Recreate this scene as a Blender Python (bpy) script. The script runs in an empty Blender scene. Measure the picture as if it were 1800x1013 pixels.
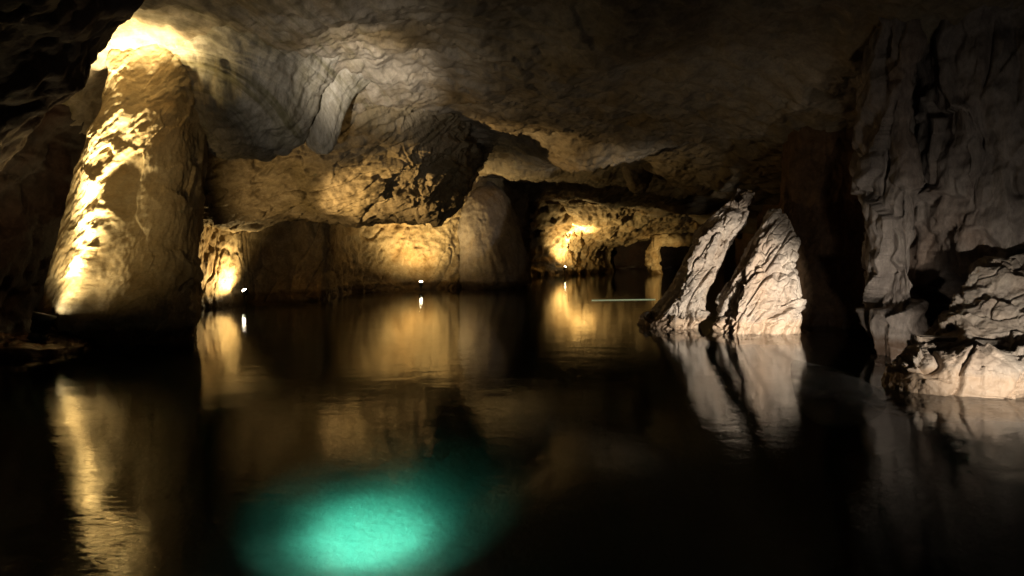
import bpy, math
import numpy as np
from mathutils import Vector, Matrix

# ------------------------------------------------------------------ camera, world, exposure
F, HZ, CAMH = 1200.0, 440.0, 1.8          # focal length and horizon in photo pixels, eye height above the lake
sc = bpy.context.scene
cam_data = bpy.data.cameras.new('camera')
cam = bpy.data.objects.new('camera', cam_data)
sc.collection.objects.link(cam)
cam.location = (0, 0, CAMH)
cam.rotation_euler = (math.radians(90), 0, 0)
cam_data.sensor_width = 36
cam_data.lens = 36 * F / 1800
cam_data.shift_y = (HZ - 506.5) / 1800
cam_data.clip_start = 0.05
cam_data.clip_end = 400
sc.camera = cam

world = bpy.data.worlds.new('World')
sc.world = world
world.use_nodes = True
bg = world.node_tree.nodes['Background']
bg.inputs[0].default_value = (0.5, 0.55, 0.6, 1)
bg.inputs[1].default_value = 0.0008        # a closed cave: no daylight gets in

sc.view_settings.view_transform = 'Standard'
sc.view_settings.look = 'None'
sc.view_settings.exposure = 0.0
sc.view_settings.gamma = 1.0
cy = sc.cycles
cy.use_denoising = True
cy.use_adaptive_sampling = True
cy.adaptive_threshold = 0.03
cy.max_bounces = 6
cy.diffuse_bounces = 2
cy.glossy_bounces = 4
cy.transmission_bounces = 4
cy.caustics_reflective = False
cy.caustics_refractive = False
cy.sample_clamp_indirect = 6.0
cy.blur_glossy = 0.3

C = sc.collection

# ------------------------------------------------------------------ helpers
def P(px, py, d):
    """photo pixel and distance -> point"""
    return ((px - 900) / F * d, d, CAMH + (HZ - py) / F * d)

def D(py):
    """distance of the water surface seen at photo row py"""
    return CAMH * F / (py - HZ)

rng = np.random.default_rng(7)
_perm = rng.permutation(256).astype(np.int64)
_perm = np.concatenate([_perm, _perm, _perm])
_g = rng.normal(size=(256, 3)); _g /= np.linalg.norm(_g, axis=1)[:, None]
_g = _g.astype(np.float32)

def perlin(p):
    p = np.asarray(p, dtype=np.float64)
    i = np.floor(p).astype(np.int64)
    f = (p - i).astype(np.float32)
    i &= 255
    u = f * f * f * (f * (f * 6 - 15) + 10)
    out = 0
    for dx in (0, 1):
        wx = u[:, 0] if dx else 1 - u[:, 0]
        a = _perm[i[:, 0] + dx]
        for dy in (0, 1):
            wy = u[:, 1] if dy else 1 - u[:, 1]
            b = _perm[a + i[:, 1] + dy]
            for dz in (0, 1):
                wz = u[:, 2] if dz else 1 - u[:, 2]
                h = _perm[b + i[:, 2] + dz]
                g = _g[h]
                out = out + wx * wy * wz * (g[:, 0] * (f[:, 0] - dx) + g[:, 1] * (f[:, 1] - dy) + g[:, 2] * (f[:, 2] - dz))
    return out * 1.5

def fbm(p, octv=4, gain=0.5, lac=2.07):
    s, a = 0, 1.0
    q = np.array(p, dtype=np.float64)
    for k in range(octv):
        s = s + a * perlin(q)
        q = q * lac + 17.3
        a *= gain
    return s

def aniso(p, axis, along, across):
    """stretch noise space: frequency 'along' the axis, 'across' it"""
    a = np.array(axis, dtype=np.float64); a /= np.linalg.norm(a)
    t = p @ a
    return (p - t[:, None] * a) * across + (t[:, None] * a) * along

def crack(p, w):
    """narrow dark lines where the noise crosses zero"""
    n = np.abs(perlin(p))
    return np.clip(1 - n / w, 0, 1) ** 1.5

def ridged(p, octv=4, gain=0.5):
    """sharp broken crests"""
    s, a = 0, 1.0
    q = np.array(p, dtype=np.float64)
    for k in range(octv):
        s = s + a * (0.45 - np.abs(perlin(q)))
        q = q * 2.1 + 11.7
        a *= gain
    return s

def facets(p, tilt=0.5, step=0.5):
    """broken planar faces: every cell a tilted plane of its own"""
    p = np.asarray(p, dtype=np.float64)
    c0 = np.floor(p).astype(np.int64)
    best = np.full(len(p), 1e9); val = np.zeros(len(p))
    for dx in (-1, 0, 1):
        for dy in (-1, 0, 1):
            for dz in (-1, 0, 1):
                c = c0 + np.array([dx, dy, dz])
                h = _perm[_perm[_perm[c[:, 0] & 255] + (c[:, 1] & 255)] + (c[:, 2] & 255)]
                ctr = c + 0.5 + 0.75 * _g[h] * 0.6
                r = p - ctr
                d = (r * r).sum(1)
                m = d < best
                v = (r * _g[(h * 7 + 13) & 255]).sum(1) * tilt + _g[(h * 5 + 3) & 255][:, 0] * step
                best = np.where(m, d, best); val = np.where(m, v, val)
    return val

def ledges(p, axis, freq, warp=0.5):
    """saw-tooth bedding steps along an axis"""
    a = np.array(axis, dtype=np.float64); a /= np.linalg.norm(a)
    s = (p @ a) * freq + warp * fbm(p * 0.6, 3)
    t = s - np.floor(s)
    return np.where(t < 0.82, t / 0.82, (1 - t) / 0.18) - 0.5

def sstep(a, b, x):
    t = np.clip((x - a) / (b - a), 0, 1)
    return t * t * (3 - 2 * t)

def catmull(ctrl, n, closed=False, t=None):
    """resample the first axis of ctrl to n rows"""
    ctrl = np.asarray(ctrl, dtype=np.float64)
    m = ctrl.shape[0]
    if t is None:
        t = np.linspace(0, m if closed else m - 1, n, endpoint=not closed)
    i = np.floor(t).astype(int)
    if not closed:
        i = np.clip(i, 0, m - 2)
    f = (t - i).reshape((-1,) + (1,) * (ctrl.ndim - 1))
    def g(k):
        if closed:
            return ctrl[k % m]
        return ctrl[np.clip(k, 0, m - 1)]
    p0, p1, p2, p3 = g(i - 1), g(i), g(i + 1), g(i + 2)
    return 0.5 * (2 * p1 + (p2 - p0) * f + (2 * p0 - 5 * p1 + 4 * p2 - p3) * f * f + (3 * p1 - p0 - 3 * p2 + p3) * f ** 3)

def make_mesh(name, verts, quads, mat, tris=None, smooth=True):
    me = bpy.data.meshes.new(name)
    faces_n = len(quads) + (0 if tris is None else len(tris))
    loops = quads.reshape(-1)
    tot = np.full(len(quads), 4, dtype=np.int32)
    if tris is not None and len(tris):
        loops = np.concatenate([loops, tris.reshape(-1)])
        tot = np.concatenate([tot, np.full(len(tris), 3, dtype=np.int32)])
    me.vertices.add(len(verts))
    me.vertices.foreach_set('co', np.asarray(verts, dtype=np.float32).reshape(-1))
    me.loops.add(len(loops))
    me.loops.foreach_set('vertex_index', loops.astype(np.int32))
    me.polygons.add(faces_n)
    start = np.concatenate([[0], np.cumsum(tot)[:-1]]).astype(np.int32)
    me.polygons.foreach_set('loop_start', start)
    me.polygons.foreach_set('loop_total', tot)
    me.polygons.foreach_set('use_smooth', np.full(faces_n, smooth))
    me.materials.append(mat)
    me.update(calc_edges=True)
    me.validate()
    return me

def link(name, me, parent=None, loc=(0, 0, 0)):
    o = bpy.data.objects.new(name, me)
    C.objects.link(o)
    o.location = loc
    o.parent = parent
    return o

def tag(o, label=None, cat=None, group=None, kind=None):
    if label: o['label'] = label
    if cat: o['category'] = cat
    if group: o['group'] = group
    if kind: o['kind'] = kind
    return o

def grid_normals(G, closed=False):
    if closed:
        du = np.roll(G, -1, 1) - np.roll(G, 1, 1)
    else:
        du = np.gradient(G, axis=1)
    dv = np.gradient(G, axis=0)
    n = np.cross(du, dv)
    n /= np.linalg.norm(n, axis=2)[..., None] + 1e-9
    return n

def grid_quads(nv, nu, closed=False):
    idx = np.arange(nv * nu).reshape(nv, nu)
    if closed:
        a, b = idx, np.roll(idx, -1, 1)
    else:
        a, b = idx[:, :-1], idx[:, 1:]
    q = np.stack([a[:-1], b[:-1], b[1:], a[1:]], -1).reshape(-1, 4)
    return q

def patch(name, ctrl, nu, nv, detail, mat, eye=(0, 0, 2.0), depth=0.0, tv=None, tu=None, origin=None, parent=None):
    """sculpted rock face from a control net; depth > 0 closes it with a rough back"""
    ctrl = np.asarray(ctrl, dtype=np.float64)
    G = catmull(ctrl, nv, t=tv)
    G = np.swapaxes(catmull(np.swapaxes(G, 0, 1), nu, t=tu), 0, 1)
    N = grid_normals(G)
    s = np.sign(((np.array(eye) - G) * N).sum(2).mean()) or 1
    N = N * s
    G = G + N * detail(G.reshape(-1, 3)).reshape(nv, nu)[..., None]
    V = G.reshape(-1, 3)
    q = grid_quads(nv, nu)
    if s < 0:
        q = q[:, ::-1]
    tris = None
    if depth > 0:
        idx = np.arange(nv * nu).reshape(nv, nu)
        loop = np.concatenate([idx[0, :-1], idx[:-1, -1], idx[-1, :0:-1], idx[:0:-1, 0]])
        m = len(loop); n0 = len(V)
        ctr = V.mean(0)
        B = ctr + (V[loop] - ctr) * 0.9 + np.array([0, depth, 0])
        V = np.concatenate([V, B, (ctr + np.array([0, depth * 1.2, 0]))[None]])
        k = np.arange(m); k2 = (k + 1) % m
        sq = np.stack([loop[k], n0 + k, n0 + k2, loop[k2]], -1)
        q = np.concatenate([q, sq if s > 0 else sq[:, ::-1]])
        tris = np.stack([n0 + k, np.full(m, n0 + m), n0 + k2], -1)
    o = origin if origin is not None else (0, 0, 0)
    me = make_mesh(name, V - np.array(o), q, mat, tris)
    return link(name, me, parent, o)

def loft(name, rows, nu, nv, detail, mat, power=2.4, parent=None, origin=None, skew=0.0, back=0.25):
    """closed rock from rows (py or ('z', z), left px, right px, distance of the axis, half depth)"""
    rr = []
    for py, l, r, d, hd in rows:
        z = py[1] if isinstance(py, tuple) else CAMH + (HZ - py) / F * d
        xl, xr = (l - 900) / F * d, (r - 900) / F * d
        rr.append(((xl + xr) / 2, (xr - xl) / 2, d, hd, z))
    R = catmull(np.array(rr), nv)
    th = np.linspace(0, 2 * math.pi, nu, endpoint=False)
    c, s = np.cos(th), np.sin(th)
    ex = np.sign(c) * np.abs(c) ** (2 / power); ey = np.sign(s) * np.abs(s) ** (2 / power)
    G = np.zeros((nv, nu, 3))
    bk = 1 - back * np.clip(ey, 0, 1)
    G[..., 0] = R[:, 0:1] + R[:, 1:2] * ex * bk
    G[..., 1] = R[:, 2:3] + R[:, 3:4] * ey - skew * R[:, 1:2] * ex
    G[..., 2] = R[:, 4:5]
    N = grid_normals(G, True)
    ctr = G.mean(1, keepdims=True)
    if ((G - ctr) * N).sum(2).mean() < 0:
        N = -N; flip = True
    else:
        flip = False
    G = G + N * detail(G.reshape(-1, 3)).reshape(nv, nu)[..., None]
    V = G.reshape(-1, 3)
    q = grid_quads(nv, nu, True)
    if flip: q = q[:, ::-1]
    n0 = len(V)
    V = np.concatenate([V, G[0].mean(0)[None], G[-1].mean(0)[None]])
    k = np.arange(nu); k2 = (k + 1) % nu
    last = (nv - 1) * nu
    tris = np.concatenate([np.stack([k2, k, np.full(nu, n0)], -1), np.stack([last + k, last + k2, np.full(nu, n0 + 1)], -1)])
    if flip: tris = tris[:, ::-1]
    o = origin if origin is not None else (float(R[:, 0].mean()), float(R[-1, 2]), 0.0)
    me = make_mesh(name, V - np.array(o), q, mat, tris)
    return link(name, me, parent, o)

# ------------------------------------------------------------------ materials
def nodes_of(name):
    m = bpy.data.materials.new(name)
    m.use_nodes = True
    nt = m.node_tree
    return m, nt, nt.nodes['Principled BSDF']

def noise(nt, scale, detail=6, rough=0.6, vec=None, dist=0.0):
    n = nt.nodes.new('ShaderNodeTexNoise')
    n.inputs['Scale'].default_value = scale
    n.inputs['Detail'].default_value = detail
    n.inputs['Roughness'].default_value = rough
    n.inputs['Distortion'].default_value = dist
    if vec is not None: nt.links.new(vec, n.inputs['Vector'])
    return n.outputs['Fac']

def ramp(nt, fac, stops):
    r = nt.nodes.new('ShaderNodeValToRGB')
    e = r.color_ramp.elements
    while len(e) < len(stops): e.new(0.5)
    for k, (p, c) in enumerate(stops):
        e[k].position = p
        e[k].color = (c[0], c[1], c[2], 1) if hasattr(c, '__len__') else (c, c, c, 1)
    nt.links.new(fac, r.inputs[0])
    return r.outputs[0]

def mix(nt, fac, a, b, mode='MIX'):
    m = nt.nodes.new('ShaderNodeMix')
    m.data_type = 'RGBA'; m.blend_type = mode
    for sock, v in ((m.inputs[0], fac), (m.inputs[6], a), (m.inputs[7], b)):
        if hasattr(v, 'links'): nt.links.new(v, sock)
        elif hasattr(v, '__len__'): sock.default_value = (v[0], v[1], v[2], 1)
        else: sock.default_value = v
    return m.outputs[2]

def rock(name, light, dark, stain, stain_amt=0.4, bump=0.35, scale=1.0, rough=0.75, stretch=(1, 1, 1), rot=(0, 0, 0), pits=0.25, bands=0.0, tide=0.35, tide_col=None):
    m, nt, b = nodes_of(name)
    geo = nt.nodes.new('ShaderNodeNewGeometry').outputs['Position']
    mp = nt.nodes.new('ShaderNodeMapping')
    mp.inputs['Scale'].default_value = stretch
    mp.inputs['Rotation'].default_value = rot
    nt.links.new(geo, mp.inputs['Vector'])
    v = mp.outputs[0]
    big = noise(nt, 0.55 * scale, 3, 0.55, v, 0.4)
    mid = noise(nt, 2.6 * scale, 5, 0.65, v, 0.6)
    fine = noise(nt, 14 * scale, 4, 0.7, v)
    col = mix(nt, ramp(nt, mid, [(0.32, 0), (0.68, 1)]), dark, light)
    col = mix(nt, ramp(nt, big, [(0.45, 0), (0.72, stain_amt)]), col, stain)
    col = mix(nt, 0.45, col, ramp(nt, fine, [(0.3, 0.25), (0.7, 1.0)]), 'MULTIPLY')
    # dark mineral specks and hairline joints
    spk = noise(nt, 5.5 * scale, 6, 0.75, v, 1.2)
    col = mix(nt, ramp(nt, spk, [(0.30, pits), (0.40, 0)]), col, tuple(0.12 * x for x in dark))
    if bands:
        c = P(350, 235, 14.0)
        def vm(op, a, bb):
            n = nt.nodes.new('ShaderNodeVectorMath'); n.operation = op
            nt.links.new(a, n.inputs[0]); n.inputs[1].default_value = bb
            return n.outputs[0]
        rel = vm('MULTIPLY', vm('SUBTRACT', geo, c), (0.85, 0.25, 1.15))
        ln = nt.nodes.new('ShaderNodeVectorMath'); ln.operation = 'LENGTH'
        nt.links.new(rel, ln.inputs[0])
        msk = nt.nodes.new('ShaderNodeMapRange')
        msk.inputs['From Min'].default_value = 4.5; msk.inputs['From Max'].default_value = 2.6
        nt.links.new(ln.outputs['Value'], msk.inputs['Value'])
        cb = nt.nodes.new('ShaderNodeCombineXYZ')
        nt.links.new(ln.outputs['Value'], cb.inputs[0])
        ad = nt.nodes.new('ShaderNodeVectorMath'); ad.operation = 'MULTIPLY_ADD'
        nt.links.new(geo, ad.inputs[0]); ad.inputs[1].default_value = (0.07, 0.05, 0.07); nt.links.new(cb.outputs[0], ad.inputs[2])
        bl = ramp(nt, noise(nt, 5.0, 4, 0.7, ad.outputs[0]), [(0.36, bands), (0.52, 0.0)])
        bl = mix(nt, 1.0, bl, msk.outputs[0], 'MULTIPLY')
        col = mix(nt, bl, col, (0.10, 0.085, 0.03))
    sx = nt.nodes.new('ShaderNodeSeparateXYZ'); nt.links.new(geo, sx.inputs[0])
    ma = nt.nodes.new('ShaderNodeMath'); ma.operation = 'MULTIPLY_ADD'      # crusted tide line just above the water
    nt.links.new(mid, ma.inputs[0]); ma.inputs[1].default_value = -0.35; nt.links.new(sx.outputs[2], ma.inputs[2])
    td = nt.nodes.new('ShaderNodeMapRange')
    td.inputs['From Min'].default_value = tide - 0.16; td.inputs['From Max'].default_value = tide - 0.26
    nt.links.new(ma.outputs[0], td.inputs['Value'])
    col = mix(nt, td.outputs[0], col, mix(nt, 0.8, col, tide_col or tuple(0.3 * x for x in stain)))
    nt.links.new(col, b.inputs['Base Color'])
    rg = nt.nodes.new('ShaderNodeMapRange')
    rg.inputs['To Min'].default_value = rough; rg.inputs['To Max'].default_value = 0.35
    nt.links.new(td.outputs[0], rg.inputs['Value']); nt.links.new(rg.outputs[0], b.inputs['Roughness'])
    b.inputs['Specular IOR Level'].default_value = 0.25
    bm = nt.nodes.new('ShaderNodeBump')
    bm.inputs['Strength'].default_value = bump
    bm.inputs['Distance'].default_value = 0.12
    h = mix(nt, 0.5, mid, fine)
    h = mix(nt, 0.35, h, spk)
    nt.links.new(h, bm.inputs['Height'])
    nt.links.new(bm.outputs[0], b.inputs['Normal'])
    return m

M_ceil = rock('ceiling_limestone', (0.41, 0.345, 0.255), (0.25, 0.20, 0.135), (0.21, 0.135, 0.045), 0.75, 0.4, bands=0.7)
M_flow = rock('flowstone', (0.46, 0.41, 0.32), (0.26, 0.22, 0.15), (0.20, 0.17, 0.07), 0.5, 0.25, 1.2, stretch=(1.3, 1.3, 0.45), bands=0.7)
M_pillar = rock('pillar_limestone', (0.50, 0.41, 0.25), (0.38, 0.29, 0.15), (0.30, 0.18, 0.06), 0.5, 0.18, 1.1, stretch=(1, 1, 1.6), rot=(0, math.radians(35), 0))
M_wall = rock('wall_limestone', (0.40, 0.32, 0.20), (0.22, 0.16, 0.08), (0.26, 0.15, 0.05), 0.6, 0.5)
M_grey = rock('grey_limestone', (0.30, 0.26, 0.22), (0.18, 0.15, 0.12), (0.24, 0.17, 0.11), 0.35, 0.35)
M_dark = rock('dark_unlit_rock', (0.075, 0.052, 0.04), (0.035, 0.025, 0.02), (0.07, 0.028, 0.014), 0.6, 0.5)  # red-brown rock blackened: the gloom of unlit places put into its colour
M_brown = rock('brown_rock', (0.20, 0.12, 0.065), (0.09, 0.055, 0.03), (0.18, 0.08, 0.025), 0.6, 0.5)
M_over = rock('overhang_limestone', (0.34, 0.27, 0.17), (0.18, 0.135, 0.075), (0.17, 0.125, 0.04), 0.6, 0.45)
M_pale = rock('pale_marble', (0.56, 0.48, 0.40), (0.34, 0.29, 0.25), (0.46, 0.31, 0.20), 0.6, 0.45, 1.3, stretch=(1, 1, 0.6), rot=(0, math.radians(-30), 0), pits=0.5, tide=0.3, tide_col=(0.40, 0.29, 0.20))
M_right = rock('grey_marble', (0.42, 0.36, 0.315), (0.22, 0.185, 0.165), (0.33, 0.19, 0.11), 0.45, 0.45, 1.2, stretch=(1.2, 1.2, 0.5))
M_bed = rock('pale_silt', (0.62, 0.60, 0.55), (0.5, 0.48, 0.43), (0.45, 0.42, 0.36), 0.4, 0.4, 1.5)

def plain(name, col, rough=0.5, metal=0.0):
    m, nt, b = nodes_of(name)
    n = noise(nt, 30, 4, 0.6)
    c = mix(nt, ramp(nt, n, [(0.35, 0.7), (0.7, 1.0)]), (0, 0, 0), col)
    nt.links.new(c, b.inputs['Base Color'])
    b.inputs['Roughness'].default_value = rough
    b.inputs['Metallic'].default_value = metal
    return m

M_black = plain('black_powder_coat', (0.02, 0.02, 0.02), 0.5)
M_cable = plain('black_rubber', (0.015, 0.015, 0.015), 0.6)

def glow(name, col, strength):
    m, nt, b = nodes_of(name)
    b.inputs['Base Color'].default_value = (0.8, 0.8, 0.8, 1)
    b.inputs['Emission Color'].default_value = (*col, 1)
    b.inputs['Emission Strength'].default_value = strength
    return m
WARM = (1.0, 0.71, 0.30)
GOLD = (1.0, 0.78, 0.41)
AMBER = (1.0, 0.68, 0.29)
WHITE = (1.0, 0.89, 0.74)
M_lens = glow('warm_lamp_glass', (1.0, 0.86, 0.6), 40)
M_lensw = glow('white_lamp_glass', (1.0, 0.95, 0.88), 25)
M_lenst = glow('underwater_lamp_glass', (0.8, 1.0, 0.95), 10)

M_glow_line = glow('glow_line', (0.75, 0.9, 0.5), 0.3)  # glow added so the thin line stands out on dark water

# water: clear, smooth, absorbs red
def water_mat():
    m, nt, b = nodes_of('lake_water')
    nt.nodes.remove(b)
    out = nt.nodes['Material Output']
    g = nt.nodes.new('ShaderNodeBsdfGlass')
    g.inputs['IOR'].default_value = 1.333
    g.inputs['Roughness'].default_value = 0.025
    g.inputs['Color'].default_value = (1, 1, 1, 1)
    geo = nt.nodes.new('ShaderNodeNewGeometry').outputs['Position']
    mp = nt.nodes.new('ShaderNodeMapping')
    mp.inputs['Scale'].default_value = (1.0, 1.6, 1.0)
    nt.links.new(geo, mp.inputs['Vector'])
    a = noise(nt, 1.3, 3, 0.5, mp.outputs[0], 0.6)
    c = noise(nt, 9.0, 4, 0.6, mp.outputs[0], 1.0)
    h = mix(nt, 0.18, a, c)
    bm = nt.nodes.new('ShaderNodeBump')
    bm.inputs['Strength'].default_value = 0.10
    bm.inputs['Distance'].default_value = 0.05
    nt.links.new(h, bm.inputs['Height'])
    nt.links.new(bm.outputs[0], g.inputs['Normal'])
    nt.links.new(g.outputs[0], out.inputs['Surface'])
    va = nt.nodes.new('ShaderNodeVolumeAbsorption')
    va.inputs['Color'].default_value = (0.0, 0.88, 0.82, 1)
    va.inputs['Density'].default_value = 0.52
    nt.links.new(va.outputs[0], out.inputs['Volume'])
    return m
M_water = water_mat()

# ------------------------------------------------------------------ the setting
def box_mesh(name, x0, x1, y0, y1, z0, z1, mat):
    v = np.array([(x, y, z) for z in (z0, z1) for y in (y0, y1) for x in (x0, x1)], dtype=float)
    q = np.array([(0, 2, 3, 1), (4, 5, 7, 6), (0, 1, 5, 4), (2, 6, 7, 3), (0, 4, 6, 2), (1, 3, 7, 5)])
    return make_mesh(name, v, q, mat, smooth=False)

lake = link('lake_water', box_mesh('lake_water', -30, 30, -10, 75, -3.2, 0.0, M_water))
tag(lake, 'still black cave lake mirroring the lit rocks', kind='structure')

def bed_net():
    net = []
    for y in np.linspace(-8, 70, 14):
        net.append([(x, y, -1.35 - 0.25 * math.sin(x * 0.9 + y) * 0.3 - max(0, y - 7) * 0.03) for x in np.linspace(-20, 22, 12)])
    return net
bed = patch('lake_bed', bed_net(), 160, 200, lambda p: 0.10 * fbm(p * 0.9, 4), M_bed, eye=(0, 20, 3))
tag(bed, 'pale silt floor under the lake', kind='structure')

# strata: folded layers wrapped round the flowstone, cut across by the ceiling
FC = np.array(P(350, 235, 14.0))
def strata(p):
    r = np.hypot((p[:, 0] - FC[0]) * 0.85, (p[:, 2] - FC[2]) * 1.15) + 0.05 * (p[:, 1] - 14)
    w = r * 3.1 + 0.9 * fbm(p * 0.35, 3)
    s = 1.4 * fbm(np.stack([w * 1.1, 0.12 * p[:, 1], 0.1 * p[:, 0]], -1), 4, 0.6)
    mask = sstep(1.0, 1.8, r) * (1 - sstep(3.2, 5.0, r)) * (1 - sstep(-3.5, -1.0, p[:, 0]))
    return s * mask

# ceiling as a height field
cx = np.array([-16, -11, -8.5, -6, -3, 0, 3, 6, 9, 13, 18], float)
cyv = np.array([-8, 0, 6, 10, 13, 16, 19, 23, 28, 34, 42, 52, 70], float)
base = np.array([6.6, 6.8, 6.6, 6.3, 5.75, 5.4, 5.25, 5.2, 5.1, 5.05, 5.0, 4.8, 4.0])
xmod = np.array([-3.5, -1.3, -0.2, 0.0, 0.1, 0.25, 0.1, -0.2, -0.9, -1.5, -3.0])
net = [[(x, y, b + xm * (1 if y < 30 else 0.6)) for x, xm in zip(cx, xmod)] for y, b in zip(cyv, base)]
ty = np.concatenate([np.linspace(0, 2.9, 40, endpoint=False), np.linspace(2.9, 8, 340, endpoint=False), np.linspace(8, 12, 90)])
tx = np.concatenate([np.linspace(0, 2, 60, endpoint=False), np.linspace(2, 8, 430, endpoint=False), np.linspace(8, 10, 60)])
def d_ceil(p):
    big = 0.45 * fbm(p * np.array([0.28, 0.16, 0.2]) + 3, 4)
    sw = fbm(aniso(p + 0.5 * fbm(p * 0.4, 2)[:, None], (1, 0.35, 0), 0.5, 1.7), 5)
    r = 0.11 * sw + 0.05 * fbm(p * 3.5, 4)
    cr = crack(aniso(p, (1, 0.3, 0), 0.35, 0.9) + 0.3 * fbm(p * 1.2, 3)[:, None], 0.05)
    bump = -0.5 * np.exp(-(((p[:, 0] - 2.9) / 1.6) ** 2 + ((p[:, 1] - 23.0) / 1.1) ** 2))
    return -(bump) * 0.9 + big + r - 0.10 * cr + 0.07 * strata(p) + 0.05 * facets(aniso(p, (1, 0.35, 0), 0.6, 1.3), 1.0, 0.6) * sstep(-4.5, -2.0, p[:, 0])
ceil = patch('ceiling', net, len(tx), len(ty), d_ceil, M_ceil, eye=(0, 20, 2), tv=ty, tu=tx)
tag(ceil, 'rough limestone cave ceiling with folded bands and brown stains', kind='structure')

# left wall, dark
plan = [(-9, -7), (-6.6, -2), (-7.0, 4), (-7.8, 7.5), (-8.3, 9.3), (-8.5, 10.3), (-8.9, 11.0), (-9.8, 11.7), (-10.2, 13), (-10.4, 16), (-11.5, 20), (-13.5, 25), (-15, 32)]
hz = [(-1.6, 0.3), (-0.3, 0.2), (0.4, -0.1), (1.6, -0.2), (2.8, 0.3), (3.8, 1.1), (4.7, 2.0), (5.6, 2.9), (6.6, 3.6), (8.0, 4.2)]
net = [[(x + dx * (1 if y < 10.4 else 0.9 if y < 11.2 else 0.3), y, z) for x, y in plan] for z, dx in hz]
def d_wall(p):
    return 0.30 * fbm(p * 0.45, 4) + 0.14 * fbm(aniso(p, (0, 0.3, 1), 0.6, 1.6), 5) + 0.04 * fbm(p * 4, 3) - 0.09 * crack(p * 0.8 + 0.3 * fbm(p, 2)[:, None], 0.05)
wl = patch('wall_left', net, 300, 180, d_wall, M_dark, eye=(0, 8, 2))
tag(wl, 'dark red-brown cave wall beside the leaning pillar', kind='structure')

# back wall: alcove, flat dark face, golden recess
wlp = [(250, 560), (330, 547), (365, 541), (405, 536), (445, 530), (500, 527), (550, 526.5), (574, 525), (606, 516), (670, 511), (740, 508), (800, 507), (850, 503), (930, 495)]
def wall_rows(wl, spec):
    rows = []
    for z, dd in spec:
        row = []
        for k, (px, py) in enumerate(wl):
            d = D(py) + (dd[k] if hasattr(dd, '__len__') else dd)
            row.append(((px - 900) / F * D(py) + 0 * d, d, z))
        rows.append(row)
    return rows
net = wall_rows(wlp, [(-1.6, -0.2), (-0.1, -0.1), (0.5, 0.15), (1.2, 0.2), (2.2, 0.2), (3.2, 0.1), (4.4, -0.3), (5.8, -0.8)])
def d_back(p):
    smooth = np.exp(-(((p[:, 0] + 8.3) / 1.3) ** 2))
    rough = 1 - 0.85 * smooth
    return rough * (0.22 * fbm(p * 0.5, 4) + 0.12 * fbm(aniso(p, (0.4, 0, 1), 0.6, 1.5), 4) + 0.07 * fbm(p * 3.5, 4) - 0.12 * crack(aniso(p, (0.5, 0, 1), 0.5, 1.3), 0.07))
wb = patch('wall_back', net, 420, 170, d_back, M_wall, eye=(0, 10, 1))
tag(wb, 'golden brown back wall of the cave, lit by small lamps', kind='structure')

# far wall past the buttress, with the lamp nook
wlp = [(860, 487), (920, 486), (955, 485), (985, 484), (1010, 482.5), (1035, 481.5), (1058, 480), (1070, 478), (1078, 476)]
net = wall_rows(wlp, [(-1.6, 0), (-0.1, 0), (0.8, 0.2), (1.8, 0.1), (2.8, -0.6), (3.8, -1.6), (5.5, -3.0)])
def d_far(p):
    return 0.6 * fbm(p * 0.3, 4) + 0.20 * fbm(p * 1.1, 3) + 0.12 * facets(p * 0.9, 1.0, 0.6) + 0.05 * fbm(p * 2.6, 3)
wf = patch('wall_far', net, 220, 120, d_far, M_wall, eye=(0, 10, 1))
tag(wf, 'far cave wall with a bright lamp nook at the waterline', kind='structure')
# the end of the passage
net = [[(x, 66 - abs(x - 8) * 0.1, z) for x in (-6, 2, 8, 14, 20, 28)] for z in (-2, 0, 2, 4, 7)]
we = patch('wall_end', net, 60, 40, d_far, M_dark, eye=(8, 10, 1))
tag(we, 'black end of the flooded passage', kind='structure')

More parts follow.
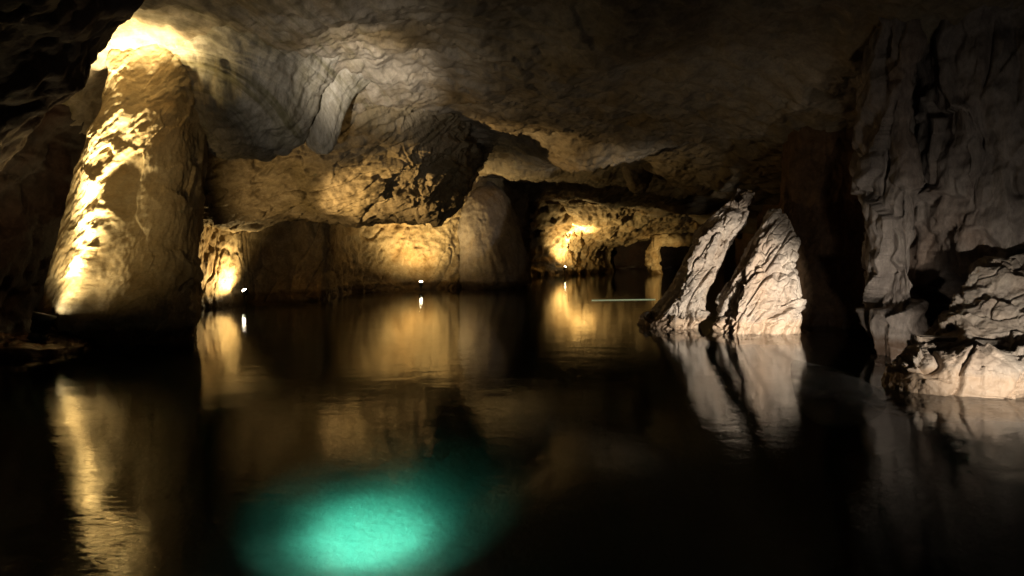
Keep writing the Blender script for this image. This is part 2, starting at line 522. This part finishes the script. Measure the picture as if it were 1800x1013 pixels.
# right wall: from beside the camera, out to the near buttress, recess, then back along the passage
plan = [(9, -7), (8.6, -2), (8.4, 4), (8.6, 7.5), (8.5, 9.4), (8.2, 10.4), (7.7, 10.9), (7.4, 11.3), (7.02, 12.5), (6.84, 11.5), (6.5, 11.45), (6.38, 12.1), (6.9, 13.0), (7.9, 14.2), (8.2, 15.2), (7.9, 15.9), (7.3, 16.2), (6.9, 16.6), (7.0, 17.3), (7.4, 18.5), (8.6, 21), (11, 28), (14.5, 40), (17.5, 50), (18, 66)]
hz = [(-1.6, 0, 0), (-0.2, 0, 0), (0.8, 0.05, 0.05), (1.8, 0.08, 0.1), (2.8, 0.05, 0.15), (4.0, 0.0, 0.1), (5.4, -0.05, 0), (7.4, -0.3, -0.2)]
net = [[(x + dx, y + dy, z) for x, y in plan] for z, dx, dy in hz]
def d_right(p):
    near = 1 - sstep(13, 16, p[:, 1])
    flut = fbm(aniso(p + 0.25 * fbm(p * 0.8, 2)[:, None], (0.25, 0, 1), 0.30, 1.5), 5)
    q = p + 0.25 * fbm(p * 0.7, 3)[:, None]
    cr = crack(aniso(q, (0.25, 0.1, 1), 0.16, 1.5), 0.08) * sstep(-0.1, 0.5, fbm(p * 0.6 + 5, 2))
    led = ledges(q, (0.75, -0.6, -0.25), 0.9, 0.8)
    cave = (1 - sstep(-0.12, 0.06, p[:, 2] - (0.32 + (p[:, 0] - 6.23) * 0.79) + 0.2 * fbm(p * 1.5, 2))) * sstep(6.9, 7.1, p[:, 0]) * (1 - sstep(7.8, 8.3, p[:, 0])) * near
    return -0.8 * cave + 0.14 * fbm(p * 0.5, 3) + 0.05 * flut + 0.06 * ridged(aniso(q, (0.2, 0.1, 1), 0.55, 1.5), 5) + near * (0.20 * facets(aniso(q, (0.25, 0.1, 1), 0.45, 1.4), 1.0, 0.8) + 0.035 * facets(aniso(q, (0.3, 0.1, 1), 1.2, 3.2), 1.0, 0.7)) + 0.03 * fbm(p * 5, 3) + 0.20 * led * near - 0.16 * cr * near
tt = np.concatenate([np.linspace(0, 3, 30, endpoint=False), np.linspace(3, 13, 400)])
wr = patch('wall_right', net, len(tt), 260, d_right, M_right, eye=(0, 8, 2), tu=tt)
tag(wr, 'grey fluted cave wall rising behind the pale boulder', kind='structure')
tt = np.concatenate([np.linspace(12.8, 18, 180, endpoint=False), np.linspace(18, 24, 120)])
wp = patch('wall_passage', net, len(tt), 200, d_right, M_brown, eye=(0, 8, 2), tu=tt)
tag(wp, 'dark brown recessed cave wall between the pale slabs and the grey wall', kind='structure')

# ------------------------------------------------------------------ big rocks
# leaning pillar
rows = [(30, 190, 540, 14.6, 1.9), (70, 216, 455, 14.5, 1.45), (105, 222, 402, 14.45, 1.2), (140, 222, 384, 14.4, 1.15), (200, 202, 370, 14.3, 1.15), (270, 178, 360, 14.2, 1.2), (350, 153, 354, 14.15, 1.25),
        (430, 128, 350, 14.1, 1.3), (500, 108, 352, 14.05, 1.35), (540, 103, 352, 14.0, 1.35), (566, 122, 352, 14.0, 1.2), (588, 145, 350, 14.0, 0.95), (('z', -0.3), 140, 350, 14.0, 0.9), (('z', -1.5), 130, 355, 14.0, 1.0)]
def d_pillar(p):
    w = p + 0.12 * fbm(p * 1.2, 2)[:, None]
    sc_ = fbm(aniso(w, (0.75, -0.3, 0.75), 0.9, 3.4), 5, 0.55)
    ch = np.abs(perlin(aniso(w, (0.75, 0, 0.6), 1.6, 6.5))) + 0.6 * np.abs(perlin(aniso(w, (0.6, 0, 0.75), 3.2, 11.0)))
    low = sstep(1.4, 0.2, p[:, 2]) if False else 1 - sstep(0.2, 1.3, p[:, 2])
    flut = np.abs(perlin(aniso(p, (0.05, 0, 1), 0.25, 1.7) + 4))
    drip = low * fbm(aniso(p, (0, 0, 1), 0.3, 2.4), 3)
    left = 1 - sstep(-8.6, -7.2, p[:, 0] - 0.32 * p[:, 2])
    rib = np.exp(-((p[:, 0] + 8.15 - 0.16 * p[:, 2] + 0.12 * np.sin(p[:, 2] * 2)) / 0.32) ** 2) * (1 - sstep(2.5, 4.0, p[:, 2]))
    return 0.09 * fbm(p * 0.8, 3) + 0.05 * facets(aniso(w, (0.6, 0, 0.75), 0.9, 2.0), 1.0, 0.6) + 0.03 * sc_ + 0.018 * ch + 0.05 * flut + 0.16 * rib + 0.010 * fbm(p * 9, 4) + 0.10 * drip
pil = loft('rock_pillar', rows, 520, 460, d_pillar, M_pillar, power=3.0, skew=0.10, back=0.35)
tag(pil, 'leaning honey-coloured rock pillar rising from the water to the ceiling', 'rock pillar')

# low dark rock at its foot
rows = [(588, 0, 50, 12.6, 0.3), (594, -40, 100, 12.4, 0.6), (602, -90, 140, 12.3, 0.8), (614, -120, 160, 12.3, 0.9), (('z', -0.8), -140, 190, 12.3, 1.0)]
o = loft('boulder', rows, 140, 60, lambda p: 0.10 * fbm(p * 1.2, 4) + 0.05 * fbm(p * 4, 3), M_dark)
tag(o, 'low dark rock at the waterline under the black lamp', 'rock')

# flowstone lobe on the ceiling, with a blunt stalactite on its right
def P3(l): return [P(*a) for a in l]
rows = [(48, 190, 720, 15.2, 3.3), (80, 225, 672, 15.1, 2.7), (108, 262, 620, 15.0, 2.15), (135, 284, 586, 15.0, 1.8), (165, 298, 562, 14.95, 1.6), (200, 308, 549, 14.95, 1.42), (232, 320, 536, 15.05, 1.15), (255, 345, 508, 15.25, 0.85), (268, 375, 475, 15.4, 0.55), (273, 400, 450, 15.5, 0.3)]
def d_flow(p):
    fl = np.abs(perlin(aniso(p + 0.15 * fbm(p, 2)[:, None], (0.05, 0.2, 1), 0.35, 2.1)))
    fi = fbm(aniso(p, (0.1, 0, 1), 0.6, 6.0), 3)
    return 0.14 * fbm(p * 0.6, 3) + 0.13 * fl + 0.03 * fi + 0.015 * fbm(p * 7, 3) + 0.035 * strata(p)
fs = loft('flowstone', rows, 420, 220, d_flow, M_flow, power=2.2)
tag(fs, 'big rounded grey flowstone lobe hanging from the ceiling beside the pillar', 'flowstone')
rows = [(60, 455, 770, 16.4, 1.7), (110, 492, 700, 16.0, 1.25), (150, 518, 648, 15.8, 0.85), (190, 535, 610, 15.7, 0.5), (230, 536, 597, 15.7, 0.36), (255, 541, 590, 15.7, 0.28), (268, 553, 579, 15.7, 0.14), (271, 563, 569, 15.7, 0.04)]
st = loft('stalactite', rows, 240, 180, lambda p: 0.5 * d_flow(p) - 0.04, M_flow)
tag(st, 'blunt cream stalactite at the right end of the flowstone lobe', 'stalactite')

# hanging ledge behind
cols = [270, 320, 365, 430, 520, 610, 700, 750, 790, 818, 838, 850]
lip = [366, 374, 392, 401, 386, 391, 384, 388, 366, 334, 300, 270]
dep = [19.6, 19.7, 19.8, 20, 20.2, 20.4, 20.8, 21.1, 21.4, 21.9, 23.2, 26]
def lrow(fr, dd):
    wt = [1, 1, 1, 1, 1, 1, 0.95, 0.8, 0.55, 0.3, 0.15, 0]
    return [P(x, 195 + (l - 195) * fr, d + (dd * w if dd < 0 else dd)) for x, l, d, w in zip(cols, lip, dep, wt)]
net = [lrow(-0.35, -5.0), lrow(-0.05, -3.6), lrow(0.25, -2.2), lrow(0.48, -1.5), lrow(0.66, -1.0), lrow(0.82, -0.6), lrow(0.93, -0.15), lrow(0.985, 0.4), lrow(1.0, 1.3), lrow(0.985, 2.6), lrow(0.95, 5.0), lrow(0.85, 9)]
def d_over(p):
    q = p + 0.3 * fbm(p * 0.7, 2)[:, None]
    right = sstep(-4.6, -2.4, p[:, 0])
    led = ledges(q, (-0.6, 0.1, 0.8), 1.5, 0.6)
    return 0.15 * fbm(p * 0.5, 3) + 0.10 * fbm(aniso(q, (0.95, 0, 0.2), 0.5, 3.0), 5, 0.55) + 0.03 * fbm(p * 5, 4) - 0.12 * crack(aniso(q, (0.9, 0, 0.35), 0.5, 1.8), 0.07) + led * (0.05 + 0.13 * right) + (0.05 + 0.08 * right) * facets(aniso(q, (0.6, 0, 0.5), 0.7, 1.5), 1.0, 0.7) + 0.05 * facets(aniso(q, (0.95, 0, 0.2), 1.2, 3.2), 1.0, 0.6)
ov = patch('rock_overhang', net, 460, 300, d_over, M_over, eye=(0, 8, 1), origin=P(600, 300, 21))
tag(ov, 'wide golden rock overhang with a ragged dark lip above the back wall', 'rock overhang')

# rounded buttress
rows = [(318, 832, 858, 35.2, 0.5), (330, 818, 874, 35.0, 1.2), (348, 804, 892, 34.6, 2.0), (390, 798, 910, 34.4, 2.4), (430, 796, 922, 34.3, 2.6), (470, 796, 931, 34.2, 2.7), (494, 796, 935, 34.2, 2.7), (('z', -0.2), 796, 933, 34.2, 2.5), (('z', -1.5), 796, 933, 34.2, 2.5)]
bt = loft('rock_buttress', rows, 220, 200, lambda p: 0.10 * fbm(p * 0.7, 4) + 0.09 * fbm(aniso(p, (-0.25, 0, 1), 0.3, 1.5), 4) + 0.03 * fbm(p * 4, 3), M_grey, power=2.0)
tag(bt, 'smooth grey cone-shaped rock buttress at the end of the golden wall', 'rock buttress')

# low far roof over the lamp nook
cols = [880, 930, 980, 1030, 1080, 1130, 1180, 1230]
net = []
for py, d, sl in [(250, 46, 0), (300, 40, 0), (322, 41, 0.1), (335, 43, 0.15), (342, 46, 0.2), (350, 45.5, 0.25), (372, 47, 0.2), (395, 49, 0.18), (412, 51, 0.15), (424, 53, 0.1), (425, 56, 0), (400, 62, 0)]:
    net.append([P(x, py + (6 if k in (3, 4) else 0) - abs(x - 1060) * (0.0 if py < 390 else 0.06), d) for k, x in enumerate(cols)])
fr = patch('rock_ledge', net, 260, 220, lambda p: 0.35 * fbm(p * 0.5, 4) + 0.15 * fbm(p * 1.6, 4) + 0.05 * fbm(p * 4, 3), M_wall, eye=(4, 8, 1), origin=P(1050, 380, 42))
tag(fr, 'low brown rock ledge hanging over the farthest lamp', 'rock ledge')

# hanging boss right of it
rows = [(230, 1080, 1180, 29, 1.2), (280, 1088, 1160, 29, 1.0), (310, 1097, 1146, 29, 0.8), (330, 1106, 1138, 29, 0.5), (339, 1115, 1130, 29, 0.2)]
o = loft('stalactite', rows, 100, 80, lambda p: 0.12 * fbm(p * 0.9, 4) + 0.04 * fbm(p * 4, 3), M_ceil)
tag(o, 'short thick brown stalactite hanging above the dark passage', 'stalactite')

# lit rock frame of the far passage: two jambs and a lintel grown together
af = bpy.data.objects.new('rock_arch', None); C.objects.link(af); af.location = P(1180, 479, 52)
tag(af, 'small golden rock arch framing the dark passage behind the slabs', 'rock arch')
def childloft(name, rows, nu, nv, det, mat, par, power=2.6):
    o = loft(name, rows, nu, nv, det, mat, power)
    o.location = Vector(o.location) - par.location
    o.parent = par
    return o
dA = lambda p: 0.32 * fbm(p * 0.7, 4) + 0.14 * fbm(p * 2.2, 3)
childloft('jamb', [(412, 1150, 1175, 52, 0.6), (424, 1144, 1170, 52, 0.7), (440, 1139, 1160, 52, 0.7), (460, 1138, 1157, 52, 0.7), (478, 1141, 1162, 52, 0.7), (('z', -1.4), 1146, 1168, 52, 0.7)], 60, 60, dA, M_wall, af)
net = [[P(x, 413 + 9 + 10 * math.sin(a) - (1 if x > 1180 else 0), 52 + 0.6 * math.cos(a)) for a in np.linspace(0, 2 * math.pi, 9)] for x in (1150, 1165, 1180, 1195, 1210, 1225, 1240)]
o = patch('lintel', net, 60, 60, lambda p: 0.5 * dA(p), M_wall, eye=P(1200, 423, 52), origin=af.location)
o.data.flip_normals(); o.location = (0, 0, 0); o.parent = af

# pale slabs on the right
def d_slab(p):
    q = p + 0.12 * fbm(p * 1.3, 3)[:, None]
    fl = fbm(aniso(q, (0.55, 0.1, 0.85), 0.45, 2.2), 5)
    led = ledges(q, (0.8, -0.2, -0.5), 1.7, 0.8)
    cr = crack(aniso(q, (0.55, 0.1, 0.85), 0.22, 1.9), 0.09) + 0.5 * crack(aniso(q, (0.5, 0.1, 0.85), 0.5, 4.2) + 9, 0.10) + 0.2 * crack(aniso(q, (0.9, 0, 0.3), 2.5, 5.0) + 3, 0.10)
    return 0.04 * fbm(p * 0.7, 3) + 0.02 * fl + 0.03 * ridged(aniso(q, (0.55, 0.1, 0.85), 0.35, 2.2), 5) + 0.13 * facets(aniso(q, (0.55, 0.1, 0.85), 0.5, 1.6), 1.0, 0.7) + 0.022 * facets(aniso(q, (0.55, 0.1, 0.85), 1.8, 4.5), 1.0, 0.7) + 0.08 * led + 0.02 * fbm(p * 8, 3) - 0.19 * cr
rows = [(334, 1312, 1322, 17.6, 0.2), (345, 1300, 1324, 17.5, 0.35), (380, 1258, 1306, 17.2, 0.5), (420, 1222, 1286, 16.9, 0.55), (455, 1201, 1269, 16.7, 0.6), (480, 1196, 1257, 16.6, 0.65), (510, 1182, 1244, 16.5, 0.7), (540, 1162, 1236, 16.4, 0.75), (560, 1146, 1231, 16.3, 0.8), (570, 1128, 1229, 16.3, 0.8), (('z', -1.4), 1130, 1230, 16.3, 0.9)]
s1 = loft('rock_slab', rows, 300, 300, d_slab, M_pale, power=3.0)
tag(s1, 'narrow pale rock slab leaning right, its sharp tip reaching highest', 'rock slab')
rows = [(366, 1352, 1368, 16.3, 0.2), (378, 1346, 1378, 16.2, 0.4), (410, 1332, 1386, 16.0, 0.55), (450, 1311, 1390, 15.8, 0.65), (490, 1290, 1391, 15.6, 0.7), (530, 1268, 1393, 15.5, 0.75), (560, 1254, 1392, 15.4, 0.78), (580, 1248, 1389, 15.4, 0.78), (('z', -1.4), 1242, 1389, 15.4, 0.9)]
s2 = loft('rock_slab', rows, 360, 320, d_slab, M_pale, power=3.0)
tag(s2, 'broad pale cracked rock slab, brightest at its base on the water', 'rock slab')

# near boulder: a pale ledge at the water with a taller grey rock on it
bo = bpy.data.objects.new('boulder', None); C.objects.link(bo); bo.location = (6.0, 9.2, 0)
tag(bo, 'big pale boulder with a stained waterline below the grey fluted wall', 'boulder')
def d_bould(p):
    q = p + 0.1 * fbm(p * 1.5, 3)[:, None]
    cr = crack(aniso(q, (0.7, 0, 0.6), 0.8, 1.7), 0.07)
    return 0.08 * fbm(p * 0.9, 3) + 0.05 * ridged(aniso(q, (0.5, 0, 0.8), 0.9, 1.8), 5) + 0.11 * facets(aniso(q, (0.5, 0, 0.8), 1.3, 2.2), 1.0, 0.7) + 0.025 * facets(q * 4.0, 1.0, 0.7) + 0.02 * fbm(p * 8, 3) + 0.08 * ledges(q, (0.3, -0.2, 0.9), 1.6, 0.8) - 0.10 * cr
childloft('rock_ledge', [(604, 1620, 1960, 9.5, 0.4), (611, 1588, 2000, 9.3, 0.62), (626, 1572, 2040, 9.2, 0.76), (655, 1562, 2060, 9.15, 0.82), (692, 1552, 2080, 9.1, 0.78), (('z', -0.5), 1552, 2080, 9.15, 0.85), (('z', -1.4), 1530, 2080, 9.2, 0.9)], 420, 200, d_bould, M_pale, bo, 2.6)
childloft('rock_top', [(462, 1738, 1810, 10.75, 0.25), (472, 1712, 1840, 10.65, 0.45), (495, 1700, 1880, 10.5, 0.6), (540, 1690, 1940, 10.3, 0.75), (575, 1668, 1990, 10.1, 0.85), (600, 1640, 2010, 9.95, 0.95), (625, 1628, 2040, 9.85, 1.0), (('z', 0.1), 1640, 2040, 9.9, 1.0)], 360, 220, d_bould, M_pale, bo, 2.6)

# ------------------------------------------------------------------ lamps
def cyl_rings(rings, n=20):
    """rings of (radius, height) along local Z, closed"""
    v, q, t = [], [], []
    for r, z in rings:
        for k in range(n):
            a = 2 * math.pi * k / n
            v.append((r * math.cos(a), r * math.sin(a), z))
    for i in range(len(rings) - 1):
        for k in range(n):
            k2 = (k + 1) % n
            q.append((i * n + k, i * n + k2, (i + 1) * n + k2, (i + 1) * n + k))
    b = len(v); v += [(0, 0, rings[0][1]), (0, 0, rings[-1][1])]
    for k in range(n):
        k2 = (k + 1) % n
        t.append((b, k2, k)); t.append((b + 1, (len(rings) - 1) * n + k, (len(rings) - 1) * n + k2))
    return np.array(v, float), np.array(q), np.array(t)

def tube_mesh(name, pts, r, mat, n=8):
    pts = np.array(pts, float)
    pts = catmull(pts, max(2, len(pts) * 5)) if len(pts) > 2 else pts
    V, Q = [], []
    for i, p in enumerate(pts):
        d = pts[min(i + 1, len(pts) - 1)] - pts[max(i - 1, 0)]
        d /= np.linalg.norm(d) + 1e-9
        a = np.cross(d, (0.3, 0.9, 0.31)); a /= np.linalg.norm(a); b = np.cross(d, a)
        for k in range(n):
            t = 2 * math.pi * k / n
            V.append(p + r * (math.cos(t) * a + math.sin(t) * b))
    for i in range(len(pts) - 1):
        for k in range(n):
            Q.append((i * n + k, i * n + (k + 1) % n, (i + 1) * n + (k + 1) % n, (i + 1) * n + k))
    return make_mesh(name, np.array(V), np.array(Q), mat)

def spotlight(pos, aim, power, cone, blend, color, label, r=0.1, lens=None, stake=True, soft=0.05, ground=None, group='cave spotlights', dome=False, spill=None, wide=1.0):
    pos, aim = Vector(pos), Vector(aim)
    root = bpy.data.objects.new('spotlight', None); C.objects.link(root)
    root.location = pos
    tag(root, label, 'spotlight', group)
    rot = (aim - pos).to_track_quat('Z', 'Y')
    hood = 0.1 if dome else 0.6
    v, q, t = cyl_rings([(0.55 * r, -2.3 * r), (0.8 * r, -2.2 * r), (0.85 * r, -1.6 * r), (0.7 * r, -1.55 * r), (0.7 * r, -1.35 * r), (0.85 * r, -1.3 * r), (0.95 * r, -0.3 * r), (1.08 * r, -0.25 * r), (1.1 * r, hood * r), (1.0 * r, hood * r), (0.95 * r, -0.02 * r)])
    h = link('housing', make_mesh('housing', v, q, M_black, t), root)
    h.rotation_euler = rot.to_euler()
    k = 1.0 if dome else 0.08
    v, q, t = cyl_rings([(0.93 * r, 0.0), (0.88 * r, 0.3 * r * k), (0.7 * r, 0.6 * r * k), (0.35 * r, 0.8 * r * k)])
    g = link('lens', make_mesh('lens', v, q, lens or M_lens, t), root)
    g.rotation_euler = rot.to_euler()
    dn = ground if ground is not None else -0.6
    if stake:
        side = rot @ Vector((1.25 * r, 0, -0.9 * r)); side2 = rot @ Vector((-1.25 * r, 0, -0.9 * r))
        low = rot @ Vector((0, 0, -1.0 * r)) + Vector((0, 0, -1.9 * r))
        link('bracket', tube_mesh('bracket', [side, side + (low - side) * 0.6, low, side2 + (low - side2) * 0.6, side2], 0.12 * r, M_black), root)
        link('stake', tube_mesh('stake', [low, Vector((low.x, low.y, dn - pos.z))], 0.16 * r, M_black), root)
        tail = rot @ Vector((0, 0, -2.25 * r))
        link('cable', tube_mesh('cable', [tail, tail + Vector((0.2 * r, 0.3 * r, -1.2 * r)), Vector((low.x + 0.6 * r, low.y + 0.8 * r, (dn - pos.z) * 0.6)), Vector((low.x + 1.5 * r, low.y + 2 * r, dn - pos.z))], 0.07 * r, M_cable), root)
    for nm, pw, cn in [('beam', power, cone)] + [('spill',) + sp for sp in (spill if isinstance(spill, list) else [spill] if spill else [])]:   # hot beam and the reflector's wider spill
        ld = bpy.data.lights.new(nm, 'SPOT')
        ld.energy = pw; ld.color = color
        ld.spot_size = math.radians(cn); ld.spot_blend = blend
        ld.shadow_soft_size = soft
        lo = bpy.data.objects.new(nm, ld); C.objects.link(lo)
        lo.parent = root; lo.scale = (wide, 1, 1)
        lo.location = rot @ Vector((0, 0, 0.9 * r + soft))
        lo.rotation_euler = (aim - pos).to_track_quat('-Z', 'Y').to_euler()
    return root

# lamp at the pillar's foot, seen from behind
spotlight(P(76, 562, 12.2), P(250, 82, 13.3), 15000, 31, 1.0, GOLD, 'round black spotlight at the foot of the leaning pillar, seen from behind', r=0.17, ground=0.1, spill=[(190, 150), (2600, 46)], soft=0.18)
# added warm flood out of view at left, fills the pillar face with amber
spotlight((-5.3, 4.8, 0.3), (-7.6, 12.7, 2.8), 750, 32, 1.0, AMBER, 'added warm fill light out of view at left, aimed at the leaning pillar', r=0.09)
# lamp in front of the alcove
spotlight(P(430, 511, 22.3), P(376, 455, 22.0), 550, 160, 1.0, WARM, 'small bright spotlight on a stake by the alcove left of the flat dark rock face', r=0.08, dome=True)
# lamp under the golden wall
spotlight(P(740, 497, 30.2), P(744, 430, 30.6), 1300, 130, 1.0, WARM, 'small bright spotlight at the waterline under the golden back wall', r=0.09, dome=True, spill=(500, 175))
# lamp in the far nook
spotlight(P(993, 470, 48.0), P(1024, 388, 49.5), 11000, 44, 1.0, WARM, 'far bright spotlight in the nook beyond the grey buttress', r=0.1, dome=True, spill=(1600, 150))
# lamp behind the pillar, its edge just showing
spotlight(P(343, 489, 17.0), P(765, 298, 20.8), 3200, 34, 1.0, AMBER, 'spotlight tucked behind the edge of the leaning pillar', r=0.08, spill=(380, 125))
# lamp behind the slabs for the arch
spotlight(P(1232, 470, 44.0), P(1158, 448, 52.0), 3000, 34, 1.0, WARM, 'spotlight hidden behind the pale slabs, aimed at the rock arch', r=0.1)
# lamp behind the boulder for the slabs
spotlight((5.64, 9.98, 0.14), (5.05, 16.0, 0.75), 2600, 40, 0.6, WHITE, 'white spotlight hidden behind the boulder, aimed at the pale slabs', r=0.06, lens=M_lensw, spill=(60, 120))
# lamp in front of the boulder, beside the landing
spotlight((5.7, 6.0, 0.45), (6.15, 9.2, 0.5), 400, 60, 1.0, WHITE, 'white spotlight at the near bank, aimed at the boulder', r=0.09, lens=M_lensw, spill=(110, 120))
# lamp beside the landing thrown at the ceiling
spotlight((-2.6, 2.2, 0.5), P(645, 145, 14.5), 13000, 14, 1.0, (1.0, 0.92, 0.82), 'white spotlight at the near bank, aimed at the ceiling', r=0.09, lens=M_lensw, spill=[(1700, 27), (240, 55)])
# underwater lamp
spotlight((-1.2, 3.2, -0.2), (-1.18, 5.8, -1.45), 2600, 14, 1.0, (0.95, 1.0, 0.82), 'underwater lamp that turns the lake turquoise', r=0.09, lens=M_lenst, stake=True, ground=-1.4, group='underwater lamps', spill=[(1400, 19), (420, 28)], wide=1.9)

# ------------------------------------------------------------------ small things
# thin line on the far water; its faint glow is added
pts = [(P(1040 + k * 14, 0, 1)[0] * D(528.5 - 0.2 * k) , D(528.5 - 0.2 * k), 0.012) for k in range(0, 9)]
rp = link('floating_glow_line', tube_mesh('floating_glow_line', pts, 0.014, M_glow_line))
tag(rp, 'thin glowing line on the dark water before the slabs', 'rope')
# dripping straw under the pillar
x, y, z = P(193, 575, 12.75)
dr = link('straw_stalactite', tube_mesh('straw_stalactite', [(x, y, z + 0.1), (x, y, z - 0.42)], 0.012, M_flow))
tag(dr, 'hair-thin pale straw hanging from the base of the leaning pillar', 'stalactite')

# added translucent grey sheet on the water between the slabs and the boulder
def film_mat():
    m, nt, b = nodes_of('grey_film')
    b.inputs['Base Color'].default_value = (0.5, 0.48, 0.46, 1)
    b.inputs['Roughness'].default_value = 0.9
    geo = nt.nodes.new('ShaderNodeNewGeometry').outputs['Position']
    a = ramp(nt, noise(nt, 1.4, 5, 0.6, geo, 0.5), [(0.35, 0.03), (0.75, 0.2)])
    nt.links.new(a, b.inputs['Alpha'])
    return m
edge = [(1392, 636), (1430, 641), (1475, 651), (1515, 668), (1552, 691), (1556, 720), (1520, 744), (1470, 752), (1420, 735), (1396, 690)]
ring = catmull([((x - 900) / F * D(y), D(y), 0.0) for x, y in edge], 60, closed=True)
ctr = ring.mean(0)
top = np.concatenate([ring, [ctr]]) + np.array([0, 0, 0.006]); bot = np.concatenate([ring, [ctr]]) + np.array([0, 0, 0.004])
k = np.arange(60); k2 = (k + 1) % 60
tri = np.concatenate([np.stack([k, k2, np.full(60, 60)], -1), np.stack([61 + k2, 61 + k, np.full(60, 121)], -1)])
qd = np.stack([k2, k, 61 + k, 61 + k2], -1)
fm = link('grey_film', make_mesh('grey_film', np.concatenate([top, bot]) - ctr, qd, film_mat(), tri), None, ctr)
tag(fm, 'thin grey translucent film on the water between the slabs and the boulder', 'film')
